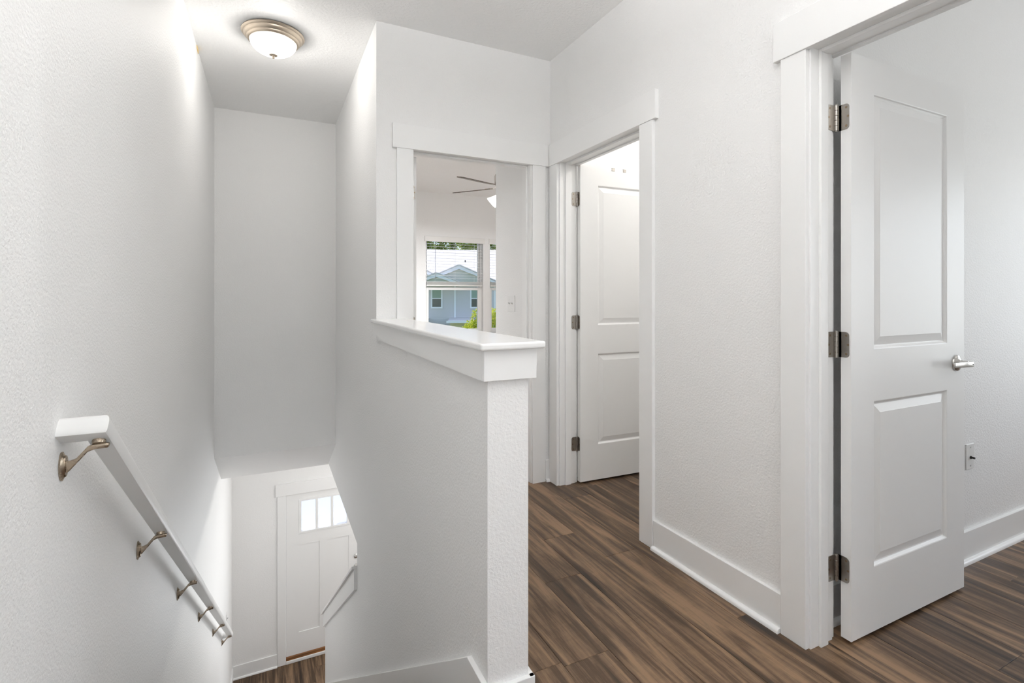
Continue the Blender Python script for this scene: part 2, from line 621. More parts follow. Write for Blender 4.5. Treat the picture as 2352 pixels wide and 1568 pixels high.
slope = root('trim_2', 'white sloping cap and apron on the low stair wall near the front door', 'ledge', (0.6, 4.6, -1.5), kind='structure')
ycs, yce = 3.47, 5.76
obj('cap', prism([(3.545, zt(3.545)), (yce, zt(yce)), (yce, zt(yce) + 0.024), (3.545, zt(3.545) + 0.024)], 'x', 0.505, 0.706), 'trim', slope, bevel=0.004)
for xa, xb in ((0.522, XH0), (XH1, 0.688)):
    obj('apron_board', prism([(3.545, zt(3.545)), (3.545, zt(3.545) - 0.14), (5.71, zt(5.71) - 0.14), (5.71, zt(5.71))], 'x', xa, xb), 'trim', slope, bevel=0.0015)
obj('end_board', boxes((0.53, 0.68, 5.69, 5.71, zt(5.71) - 0.12, zt(5.71))), 'trim', slope)


# ------------------------------------------------------------------ door casings
def casing(name, label, axis, lo, hi, face, into, z0, h, head_h, w=0.094, ov=(0.026, 0.026), lo_leg=True, hi_leg=True):
    """legs and head around an opening lo..hi on a wall face; into = -1/+1 the side it sits on"""
    r_ = root(name, label, 'door casing', ((face, (lo + hi) / 2, z0) if axis == 'y' else ((lo + hi) / 2, face, z0)), kind='structure')

    def bx(a, b, t, za, zb, nm):
        f0, f1 = sorted((face, face + into * t))
        bb = (f0, f1, a, b, za, zb) if axis == 'y' else (a, b, f0, f1, za, zb)
        obj(nm, boxes(bb), 'trim', r_, bevel=0.0018)
    if lo_leg:
        bx(lo - w, lo, 0.018, z0, z0 + h, 'casing_leg')
    if hi_leg:
        bx(hi, hi + w, 0.018, z0, z0 + h, 'casing_leg')
    bx(lo - w - ov[0], hi + w + ov[1], 0.023, z0 + h, z0 + h + head_h, 'casing_head')
    return r_


casing('trim_3', 'white flat casing around the bedroom doorway behind the half wall', 'x', 0.748, 1.524, YB0, -1, 0, HEAD, 0.138, ov=(0.024, 0.021))
casing('trim_4', 'white flat casing around the doorway with the half hidden panel door', 'y', 1.962, 2.751, XR0, -1, 0, HEAD, 0.138, ov=(0.026, -0.004))
casing('trim_5', 'white flat casing around the doorway with the door lever in view', 'y', 0.327, 1.107, XR0, -1, 0, HEAD, 0.138)
# room sides
casing('trim_6', 'white flat casing on the study side of its doorway', 'y', 0.327, 1.107, XR1, 1, 0, HEAD, 0.10, w=0.055, ov=(0.0, 0.0))
casing('trim_7', 'white flat casing on the small room side of its doorway', 'y', 1.962, 2.751, XR1, 1, 0, HEAD, 0.10, w=0.06, ov=(0.0, 0.0))
casing('trim_8', 'white flat casing around the front door downstairs', 'x', 0.193, 1.113, YD, -1, ZLOW, 2.108, 0.148, w=0.095, ov=(0.02, 0.02))

# ------------------------------------------------------------------ baseboards
SHOE = [(0, 0), (0.017, 0), (0.0165, 0.006), (0.0145, 0.011), (0.011, 0.0145), (0.006, 0.0165), (0, 0.017)]


def baseboard(name, label, axis, face, into, a, b, z0=0.0, h=0.137, shoe=True, ca=0.0, cb=0.0):
    f0, f1 = sorted((face, face + into * 0.015))
    bb = (f0, f1, a, b, z0, z0 + h) if axis == 'y' else (a, b, f0, f1, z0, z0 + h)
    o = struct(name, boxes(bb), 'trim', label, 'baseboard', bevel=0.0015)
    if shoe:
        base = face + into * 0.015
        pts = [(base + into * p[0], z0 + p[1]) for p in SHOE]
        obj('shoe_moulding', prism(pts, 'y' if axis == 'y' else 'x', a - ca, b + cb), 'trim', o, smooth=True)
    return o


baseboard('baseboard_right', 'white baseboard with shoe moulding between the two hall doorways', 'y', XR0, -1, 1.203, 1.866)
baseboard('baseboard_back', 'short white baseboard piece in the hall corner', 'x', YB0, -1, 1.62, XR0)
baseboard('baseboard_right.001', 'sliver of white baseboard in the hall corner beside the casing', 'y', XR0, -1, 2.847, YB0 - 0.016)
baseboard('baseboard_study', 'white baseboard with shoe moulding behind the open door with the lever', 'x', Y3, -1, XR1 + 0.02, X3)
baseboard('baseboard_half_wall', 'white baseboard along the hall side of the half wall', 'y', XH1, 1, 1.262, YB0, h=0.125)
baseboard('baseboard_half_wall_end', 'white baseboard across the end of the half wall', 'x', 1.276, -1, XH0 - 0.016, XH1 + 0.015, h=0.125, cb=0.016)
baseboard('baseboard_front', 'white baseboard left of the front door downstairs', 'x', YD, -1, XL + 0.016, 0.096, z0=ZLOW, h=0.155)
baseboard('baseboard_left', 'white baseboard along the landing side of the tall wall', 'y', XL, 1, YREAR, 1.16)
baseboard('baseboard_window', 'white baseboard below the bedroom windows', 'x', YW, -1, XH1, XBED)
baseboard('baseboard_small_room', 'white baseboard behind the half hidden panel door', 'x', YB0, -1, XR1, 3.7)


# ------------------------------------------------------------------ panel doors
def panel_mesh(x0, x1, z0, z1, t):
    """raised moulded panel, both faces; local door coordinates (front face y=0, back y=t)"""
    bm = bmesh.new()
    prof = [(0.0, 0.0), (0.003, 0.0012), (0.006, 0.006), (0.010, 0.0095), (0.014, 0.0100), (0.0425, 0.0030), (0.0435, 0.0022)]
    for side in (0, 1):
        rings = []
        for ins, dep in prof:
            y = dep if side == 0 else t - dep
            rings.append([bm.verts.new(p) for p in ((x0 + ins, y, z0 + ins), (x1 - ins, y, z0 + ins), (x1 - ins, y, z1 - ins), (x0 + ins, y, z1 - ins))])
        for A, B in zip(rings[:-1], rings[1:]):
            for k in range(4):
                bm.faces.new((A[k], A[(k + 1) % 4], B[(k + 1) % 4], B[k]))
        bm.faces.new(rings[-1])
    return bm


DW, DH, DT = 0.762, 2.032, 0.035
PAN = [(0.228, 0.818), (1.003, 1.912)]     # panel z ranges in leaf coordinates
PX = (0.132, 0.630)


def hinge_mesh(cx, jy, zc):
    """local door coordinates: door edge plane x=0, jamb corner at x=cx on jamb face y=jy"""
    bm = bmesh.new()
    px, py = cx * 0.48, min(jy - 0.004, DT + 0.008)
    hh = 0.0445
    r = 0.012

    def plate(plane, fixed, a0, a1, th):
        # rounded at the a1 end
        s = 1 if a1 > a0 else -1
        pts = [(a0, zc - hh), (a1 - s * r, zc - hh)]
        pts += [(a1 - s * r + s * r * math.sin(q), zc - hh + r - r * math.cos(q)) for q in (0.4, 0.8, 1.2, PI / 2)]
        pts += [(a1 - s * r + s * r * math.cos(q), zc + hh - r + r * math.sin(q)) for q in (0, 0.4, 0.8, 1.2, PI / 2)]
        pts += [(a0, zc + hh)]
        if plane == 'x':
            add_prism(bm, pts, 'x', fixed, fixed + th)
        else:
            add_prism(bm, pts, 'y', fixed, fixed + th)
    plate('x', -0.0016, py - 0.002, 0.006, 0.002)                 # on the door edge
    plate('y', jy - 0.0016, px + 0.001, cx - 0.030, 0.002)        # on the jamb
    if py > DT:
        add_box(bm, -0.0016, 0.0004, DT - 0.003, py, zc - hh, zc + hh)
    add_box(bm, px, 0.0, py - 0.0012, py + 0.0010, zc - hh, zc + hh)
    for k in range(5):
        z0 = zc - hh + k * 2 * hh / 5
        add_lathe(bm, [(0, z0 + 0.0006), (0.0062, z0 + 0.0006), (0.0062, z0 + 2 * hh / 5 - 0.0006), (0, z0 + 2 * hh / 5 - 0.0006)], 14, px, py, 0)
    add_lathe(bm, [(0, zc - hh - 0.003), (0.0045, zc - hh - 0.003), (0.005, zc - hh), (0.003, zc - hh), (0.003, zc + hh), (0.005, zc + hh), (0.0045, zc + hh + 0.003), (0, zc + hh + 0.003)], 12, px, py, 0)
    return bm


def screw(parent, x, y, z, normal, m='screw'):
    bm = bmesh.new()
    add_lathe(bm, [(0, 0.0009), (0.0012, 0.0004), (0.0038, 0.0009), (0.0042, 0.0)], 12)
    q = Vector((0, 0, 1)).rotation_difference(Vector(normal)).to_matrix().to_4x4()
    bmesh.ops.transform(bm, matrix=Matrix.Translation((x, y, z)) @ q, verts=bm.verts)
    s = obj('screw', bm, m, parent, smooth=True, local=True)
    return s


def lever_mesh():
    """lever handle on face y=0 pointing to -x (towards the hinges); local origin at spindle"""
    bm = bmesh.new()
    m90 = Matrix.Rotation(R(90), 4, 'X')
    b2 = bmesh.new()
    add_lathe(b2, [(0.0, 0), (0.0325, 0), (0.0325, 0.004), (0.030, 0.0075), (0.020, 0.011), (0.0125, 0.016), (0.011, 0.024), (0.0115, 0.040), (0, 0.040)], 32)
    bmesh.ops.transform(b2, matrix=m90, verts=b2.verts)
    me = bpy.data.meshes.new('tmp')
    b2.to_mesh(me)
    b2.free()
    bm.from_mesh(me)
    bpy.data.meshes.remove(me)
    return bm


def lever_arm():
    bm = bmesh.new()
    pts = [(0.013, 0.052), (0.006, 0.0545), (-0.01, 0.0545), (-0.035, 0.050), (-0.075, 0.044), (-0.108, 0.043), (-0.112, 0.040), (-0.108, 0.037), (-0.075, 0.0375), (-0.035, 0.041), (-0.012, 0.040), (0.010, 0.040), (0.0145, 0.046)]
    add_prism(bm, [(x, -y) for x, y in pts], 'z', -0.0105, 0.0105)
    return bm


def panel_door(name, label, origin, rotz, jamb, cx, jy, handle=True):
    """origin: leaf corner at hinge side, front face. jamb: dict for the frame"""
    d = root(name, label, 'door', (jamb['c'][0], jamb['c'][1], 0), kind='structure')
    # frame
    if jamb['axis'] == 'y':
        f0, f1, lo, hi = XR0, XR1, jamb['lo'], jamb['hi']
        B = lambda a, b, c0, c1, z0, z1: (c0, c1, a, b, z0, z1)
    else:
        f0, f1, lo, hi = YB0, YB1, jamb['lo'], jamb['hi']
        B = lambda a, b, c0, c1, z0, z1: (a, b, c0, c1, z0, z1)
    obj('jamb', boxes(B(lo - 0.018, lo, f0, f1, 0, HEAD + 0.018)), 'trim', d, bevel=0.0012)
    obj('jamb', boxes(B(hi, hi + 0.018, f0, f1, 0, HEAD + 0.018)), 'trim', d, bevel=0.0012)
    obj('jamb_head', boxes(B(lo, hi, f0, f1, HEAD + 0.006, HEAD + 0.018)), 'trim', d, bevel=0.0012)
    s0, s1 = f1 - 0.078, f1 - 0.038
    obj('door_stop', boxes(B(lo, lo + 0.011, s0, s1, 0, HEAD + 0.006)), 'trim', d, bevel=0.002)
    obj('door_stop', boxes(B(hi - 0.011, hi, s0, s1, 0, HEAD + 0.006)), 'trim', d, bevel=0.002)
    obj('door_stop', boxes(B(lo + 0.011, hi - 0.011, s0, s1, HEAD - 0.006, HEAD + 0.006)), 'trim', d, bevel=0.002)
    # leaf
    x0, x1 = PX
    zs = [0, PAN[0][0], PAN[0][1], PAN[1][0], PAN[1][1], DH]
    bm = boxes((0, x0, 0, DT, 0, DH), (x1, DW, 0, DT, 0, DH), (x0, x1, 0, DT, zs[0], zs[1]), (x0, x1, 0, DT, zs[2], zs[3]), (x0, x1, 0, DT, zs[4], zs[5]))
    bmesh.ops.remove_doubles(bm, verts=bm.verts, dist=1e-5)
    lf = obj('leaf', bm, 'door', d, local=True)
    lf.location = Vector(origin) - ORG[d.name]
    lf.rotation_euler = (0, 0, rotz)
    for z0, z1 in PAN:
        obj('raised_panel', panel_mesh(x0, x1, z0, z1, DT), 'door', lf, local=True)
    for zc in (0.240, 1.023, 1.816):
        h = obj('hinge', hinge_mesh(cx, jy, zc), 'nickel', d, bevel=0.0004, smooth=True, local=True, seg=1)
        h.location, h.rotation_euler = lf.location, lf.rotation_euler
        for (a, b) in ((0.016, -0.032), (0.010, 0.0), (0.016, 0.032)):
            screw(h, -0.0017, a, zc + b, (-1, 0, 0))
            screw(h, cx - 0.030 + a * 1.0 - 0.002, jy - 0.0017, zc + b, (0, -1, 0))
    if handle:
        for side in (0, 1):
            h = obj('handle', lever_mesh(), 'bright_nickel', d, smooth=True, local=True)
            off = Vector((0.700, 0.0 if side == 0 else DT, 0.922))
            rot = Matrix.Rotation(rotz, 3, 'Z')
            h.location = lf.location + rot @ off
            h.rotation_euler = (0, 0, rotz)
            if side:
                h.scale = (1, -1, 1)
            obj('lever', lever_arm(), 'bright_nickel', h, bevel=0.003, smooth=True, local=True, seg=3)
            bm = bmesh.new()
            add_lathe(bm, [(0, 0.0555), (0.0022, 0.0555), (0.0022, 0.05)], 10)
            bmesh.ops.transform(bm, matrix=Matrix.Rotation(R(90), 4, 'X'), verts=bm.verts)
            obj('key_hole', bm, 'dark', h, local=True)
        obj('latch_plate', boxes((DW - 0.0008, DW + 0.0012, 0.006, 0.029, 0.894, 0.950)), 'bright_nickel', lf, local=True)
    return d, lf


door3, leaf3 = panel_door('door_3', 'white two panel door standing open with a nickel lever, beside the long baseboard', (1.807, 1.0528, 0.012), 0.0,
                          dict(axis='y', c=(1.72, 0.717), lo=0.333, hi=1.101), -0.027, 0.048)
door2, leaf2 = panel_door('door_2', 'white two panel door standing open, half hidden behind the casing near the hall corner', (1.797, 2.712, 0.012), R(-2.2),
                          dict(axis='y', c=(1.72, 2.357), lo=1.968, hi=2.745), -0.017, 0.032)
door1, leaf1 = panel_door('door_1', 'white bedroom door swung open behind the end wall, only its hinge edge showing', (0.803, 2.991, 0.012), R(90),
                          dict(axis='x', c=(1.136, 2.925), lo=0.754, hi=1.518), -0.006, 0.048)
# over the door hooks on the half hidden door
for k, hx in enumerate((0.252, 0.342)):
    bm = boxes((hx - 0.011, hx + 0.011, -0.0025, -0.0005, DH - 0.016, DH + 0.003), (hx - 0.011, hx + 0.011, -0.0025, DT + 0.0025, DH + 0.0005, DH + 0.003), (hx - 0.011, hx + 0.011, DT + 0.0005, DT + 0.0025, DH - 0.10, DH + 0.003))
    h = obj('over_door_hook', bm, 'nickel')
    h.location = (1.797, 2.712, 0.012)
    h.rotation_euler = (0, 0, R(-2.2))
    tag(h, 'small metal over-door hook clipped on the top edge of a white panel door', 'hook', 'hooks on the door top')

# ------------------------------------------------------------------ front door downstairs
ZD = ZLOW + 0.075
fd = root('door_4', 'white craftsman front door with three small panes at the foot of the stairs', 'door', (0.652, YD, ZLOW), kind='structure')
for a, b in ((0.177, 0.195), (1.109, 1.127)):
    obj('jamb', boxes((a, b, YD, YD + 0.16, ZLOW, ZLOW + 2.13)), 'trim', fd)
obj('jamb_head', boxes((0.195, 1.109, YD, YD + 0.16, ZD + 2.036, ZLOW + 2.13)), 'trim', fd)
yA, yB = YD + 0.012, YD + 0.056
xa, xb = 0.197, 1.107
gx0, gx1, gz0, gz1 = 0.372, 0.928, ZLOW + 1.615, ZLOW + 2.0
p1, p2 = (0.345, 0.590), (0.700, 0.950)
pz0, pz1 = ZLOW + 0.345, ZLOW + 1.447
bm = boxes((xa, p1[0], yA, yB, ZD, ZD + 2.03), (p2[1], xb, yA, yB, ZD, ZD + 2.03), (p1[0], p2[1], yA, yB, ZD, pz0), (p1[0], p2[1], yA, yB, pz1, gz0), (p1[0], p2[1], yA, yB, gz1, ZD + 2.03),
           (p1[1], p2[0], yA, yB, pz0, pz1), (p1[0], gx0, yA, yB, gz0, gz1), (gx1, p2[1], yA, yB, gz0, gz1))
flf = obj('leaf', bm, 'door', fd)
for a, b in (p1, p2):
    obj('recessed_panel', boxes((a, b, yA + 0.009, yB - 0.009, pz0, pz1)), 'door', flf)
bm = bmesh.new()
for (x0, x1, z0, z1) in ((gx0 - 0.03, gx1 + 0.03, gz1, gz1 + 0.026), (gx0 - 0.03, gx1 + 0.03, gz0 - 0.026, gz0), (gx0 - 0.03, gx0, gz0, gz1), (gx1, gx1 + 0.03, gz0, gz1)):
    add_box(bm, x0, x1, yA - 0.007, yA + 0.002, z0, z1)
obj('lite_frame', bm, 'door', flf, bevel=0.002)
gw = (gx1 - gx0) / 3
for k in range(3):
    obj('pane', boxes((gx0 + k * gw, gx0 + (k + 1) * gw, yA + 0.016, yA + 0.022, gz0, gz1)), 'frost', flf)
for k in (1, 2):
    obj('muntin', boxes((gx0 + k * gw - 0.014, gx0 + k * gw + 0.014, yA - 0.004, yA + 0.034, gz0, gz1)), 'door', flf, bevel=0.003)
obj('oak_sill', boxes((0.195, 1.109, YD - 0.012, YD + 0.12, ZLOW + 0.034, ZD - 0.004)), 'oak', fd, bevel=0.003)
obj('threshold_strip', boxes((0.193, 1.113, YD - 0.026, YD - 0.012, ZLOW, ZLOW + 0.040)), 'trim', fd, bevel=0.006)
obj('threshold_base', boxes((0.195, 1.109, YD - 0.012, YD + 0.14, ZLOW, ZLOW + 0.034)), 'slab', fd)
for nm, zz, rr in (('deadbolt', ZLOW + 1.155, 0.030), ('door_knob', ZLOW + 1.02, 0.030)):
    bm = bmesh.new()
    if nm == 'deadbolt':
        add_lathe(bm, [(0, 0), (rr, 0), (rr, 0.008), (rr * 0.7, 0.016), (0.008, 0.018), (0.007, 0.032), (0, 0.032)], 24)
    else:
        add_lathe(bm, [(0, 0), (0.032, 0), (0.031, 0.006), (0.014, 0.012), (0.011, 0.032), (0.020, 0.040), (0.027, 0.052), (0.025, 0.064), (0.012, 0.070), (0, 0.071)], 24)
    bmesh.ops.transform(bm, matrix=Matrix.Translation((1.045, yA, zz)) @ Matrix.Rotation(R(90), 4, 'X'), verts=bm.verts)
    obj(nm, bm, 'bright_nickel', fd, smooth=True)

# ------------------------------------------------------------------ handrail
hr = root('handrail', 'white painted handrail on metal brackets along the stair wall', 'handrail', (XL, 1.36, 0.9))
th = math.atan(SL)
dv = Vector((0, math.cos(th), -math.sin(th)))
nv = Vector((0, math.sin(th), math.cos(th)))
ex = Vector((1, 0, 0))
rz = lambda y: 1.875 - SL * y
RWD = 0.040
prof = [(-0.019, 0.0), (0.019, 0.0), (0.0215, 0.004), (0.0225, 0.014), (0.0225, 0.026), (0.0205, 0.034), (0.016, 0.0405), (0.009, 0.0445), (0.0, 0.046),
        (-0.009, 0.0445), (-0.016, 0.0405), (-0.0205, 0.034), (-0.0225, 0.026), (-0.0225, 0.014), (-0.0215, 0.004)]
xc = -0.334
yc0 = 1.352 + 0.019 * math.cos(th)
C0 = Vector((xc, yc0, rz(yc0)))
Lr = (5.56 - yc0) / math.cos(th)
C1 = C0 + dv * Lr


def sweep(bm, stations):
    """stations: list of lists of profile points already placed"""
    rings = [[bm.verts.new(p) for p in s_] for s_ in stations]
    n_ = len(rings[0])
    for A, B in zip(rings[:-1], rings[1:]):
        for k in range(n_):
            bm.faces.new((A[k], A[(k + 1) % n_], B[(k + 1) % n_], B[k]))
    bm.faces.new(rings[0])
    bm.faces.new(rings[-1][::-1])


# rail piece with 45 degree mitre ends in the sloped plane
def rail_pt(t, a, n_):
    return C0 + dv * t + ex * a + nv * n_


bm = bmesh.new()
sweep(bm, [[rail_pt(-a, a, n_) for a, n_ in prof], [rail_pt(Lr + a, a, n_) for a, n_ in prof]])
obj('rail', bm, 'rail', hr, smooth=True)
for sgn, base in ((-1, 0.0), (1, Lr)):
    bm = bmesh.new()
    wallx = XL - xc
    s0 = [C0 + dv * (base + sgn * a) + ex * wallx + nv * n_ for a, n_ in prof]
    s1 = [C0 + dv * (base + sgn * a) + ex * a + nv * n_ for a, n_ in prof]
    sweep(bm, [s0, s1])
    obj('rail_return', bm, 'rail', hr, smooth=True)


def bracket():
    """local: wall plane x=0, rosette centre at origin, rail bottom centre at (dx, 0, dz)"""
    dx, dz = xc - XL, 0.048
    b1 = bmesh.new()
    add_lathe(b1, [(0, 0), (0.016, 0), (0.0165, 0.003), (0.013, 0.006), (0.0115, 0.0095), (0, 0.011)], 24)
    bmesh.ops.transform(b1, matrix=Matrix.Diagonal((1.9, 1.0, 1.0, 1.0)), verts=b1.verts)
    bmesh.ops.transform(b1, matrix=Matrix.Rotation(R(90), 4, 'Y'), verts=b1.verts)
    b2 = bmesh.new()
    pts = [(0.002, -0.018), (0.014, -0.012), (0.046, dz - 0.022), (0.058, dz - 0.018), (0.082, dz - 0.017), (0.084, dz - 0.008), (0.078, dz - 0.006), (0.056, dz - 0.007), (0.046, dz - 0.010),
           (0.026, 0.014), (0.014, 0.010), (0.006, 0.012), (0.002, 0.016)]
    add_prism(b2, pts, 'y', -0.0055, 0.0055)
    b3 = bmesh.new()
    add_lathe(b3, [(0, -0.008), (0.011, -0.008), (0.0125, -0.004), (0.0125, 0.0012), (0, 0.0012)], 20)
    rotm = Matrix.Rotation(-th, 4, 'X')
    bmesh.ops.transform(b3, matrix=Matrix.Translation((dx, 0, dz)) @ rotm, verts=b3.verts)
    return b1, b2, b3


bk = None
for yk in (1.385, 2.08, 2.90, 3.71, 4.60, 5.45):
    b1, b2, b3 = bracket()
    br = obj('bracket', b2, 'bronze', hr, bevel=0.002, smooth=True, local=True)
    br.location = Vector((XL, yk, rz(yk) - 0.048)) - ORG[hr.name]
    obj('rosette', b1, 'bronze', br, smooth=True, local=True)
    obj('saddle', b3, 'bronze', br, smooth=True, local=True)
    for dz_ in (-0.021, 0.021):
        s = screw(br, 0.0042, 0, dz_, (1, 0, 0))


# ------------------------------------------------------------------ flush ceiling lamps
def flush_lamp(label, x, y, z, watts, group=None):
    l = root('ceiling_lamp', label, 'lamp', (x, y, z), group=group)
    bm = bmesh.new()
    add_lathe(bm, [(0, 0), (0.160, 0), (0.168, -0.004), (0.170, -0.010), (0.165, -0.016), (0.158, -0.019), (0.156, -0.026), (0.150, -0.034), (0.143, -0.038), (0.141, -0.046), (0.134, -0.052), (0.127, -0.053), (0.124, -0.046), (0, -0.04)], 56)
    obj('rim', bm, 'lamp_metal', l, smooth=True, local=True)
    bm = bmesh.new()
    prof_ = [(0.1265, -0.049)] + [(0.1265 * math.cos(q), -0.049 - 0.078 * math.sin(q)) for q in [R(a) for a in (8, 16, 26, 36, 46, 56, 66, 76, 84)]] + [(0, -0.127)]
    add_lathe(bm, prof_, 40)
    obj('glass_bowl', bm, 'bowl', l, smooth=True, local=True)
    bm = bmesh.new()
    add_lathe(bm, [(0, -0.124), (0.022, -0.1245), (0.0225, -0.127), (0.015, -0.130), (0.007, -0.132), (0.0055, -0.136), (0.0075, -0.140), (0.006, -0.1445), (0, -0.146)], 24)
    obj('finial', bm, 'lamp_metal', l, smooth=True, local=True)
    d = bpy.data.lights.new('bulb', 'POINT')
    d.energy = watts
    d.shadow_soft_size = 0.075
    d.color = (1.0, 0.975, 0.935)
    o = bpy.data.objects.new('bulb', d)
    COL.objects.link(o)
    o.parent = l
    o.location = (0, 0, -0.086)
    return l


flush_lamp('flush ceiling lamp with lit glass bowl and champagne metal rim above the stairwell', 0.025, 3.27, CEIL, LAMP_STAIR)
pl = root('fill_uplight', 'added unseen bowl uplight bouncing fill light off the landing ceiling', 'lamp', (0.38, 0.36, CEIL))  # made-up fixture, out of view, to bounce light off the ceiling
bm = bmesh.new()
add_lathe(bm, [(0, 0), (0.06, 0), (0.06, -0.012), (0.045, -0.025), (0.008, -0.03), (0, -0.03)], 24)
obj('canopy', bm, 'lamp_metal', pl, smooth=True, local=True)
bm = bmesh.new()
add_tube(bm, [(0, 0, -0.02), (0, 0, -0.66)], 0.006, 10)
obj('rod', bm, 'lamp_metal', pl, smooth=True, local=True)
bm = bmesh.new()
add_lathe(bm, [(0.235, -0.515), (0.24, -0.52), (0.215, -0.575), (0.16, -0.625), (0.09, -0.655), (0.0, -0.665)], 28)
add_lathe(bm, [(0.235, -0.515), (0.21, -0.57), (0.155, -0.62), (0.088, -0.648), (0.0, -0.658)], 28)
obj('bowl', bm, 'fill_bowl', pl, smooth=True, local=True)
up_d = bpy.data.lights.new('fill_uplight_disk', 'AREA')
up_d.shape = 'DISK'
up_d.size = 0.34
up_d.energy = FILL_UPLIGHT_WATTS
up_d.color = (0.985, 0.99, 1.0)
up_o = bpy.data.objects.new('fill_uplight_disk', up_d)
COL.objects.link(up_o)
up_o.parent = pl
up_o.location = (0, 0, -0.555)
up_o.rotation_euler = (PI, 0, 0)
flush_lamp('added unseen flush ceiling lamp brightening the small room', 2.7, 2.0, CEIL, FILL_SMALL_ROOM)  # added fill lamp, out of view behind the hall wall
flush_lamp('added unseen flush ceiling lamp brightening the study', 3.3, -0.6, CEIL, FILL_STUDY)  # made-up lamp to lift the study
flush_lamp('added unseen flush ceiling lamp brightening the front door area', 1.75, 5.3, ZLC, FILL_FOYER)  # unseen lamp added as fill for the foyer

# small yellow mark in the ceiling corner
tag(obj('yellow_blotch', prism([(3.62, CEIL - 0.001), (3.70, CEIL - 0.001), (3.69, CEIL - 0.024), (3.63, CEIL - 0.016)], 'x', XL, XL + 0.004), 'blotch'),
    'small yellow mark in the corner of stair wall and ceiling', 'blotch')


# ------------------------------------------------------------------ switch plates
def plate(name, label, cat, loc, rotz, w, h, toggles=(), jack=False):
    p = root(name, label, cat, loc, rotz)
    obj('cover', boxes((-w / 2, w / 2, -0.005, 0, -h / 2, h / 2)), 'plate', p, bevel=0.002, local=True)
    for t in toggles:
        obj('toggle', prism([(-0.005, -0.006), (-0.016, 0.004), (-0.016, 0.008), (-0.005, 0.006)], 'x', t - 0.0045, t + 0.0045), 'toggle', p, local=True, bevel=0.0008)
        for dz in (-0.030, 0.030):
            s = screw(p, t, -0.0052, dz, (0, -1, 0), 'plate')
    if jack:
        bm = bmesh.new()
        add_lathe(bm, [(0, 0.018), (0.0025, 0.018), (0.0045, 0.018), (0.0045, 0.005), (0.007, 0.005), (0.007, 0)], 12)
        bmesh.ops.transform(bm, matrix=Matrix.Translation((0, -0.003, -0.004)) @ Matrix.Rotation(R(90), 4, 'X'), verts=bm.verts)
        obj('coax_jack', bm, 'dark', p, local=True, smooth=True)
        for dz in (-0.042, 0.042):
            screw(p, 0, -0.0052, dz, (0, -1, 0), 'toggle')
    return p


plate('switch_plate', 'white double light switch plate on the bedroom wall return', 'switch', (1.56, 3.235, 1.150), R(-90), 0.116, 0.114, toggles=(-0.023, 0.023))
plate('wall_plate', 'white wall plate with a dark coax jack behind the open door', 'wall plate', (2.902, Y3, 0.468), 0, 0.070, 0.115, jack=True)
plate('switch_plate', 'white switch plate on the stair wall near the front door', 'switch', (XL, 6.05, ZLOW + 1.22), R(90), 0.070, 0.115, toggles=(0.0,))

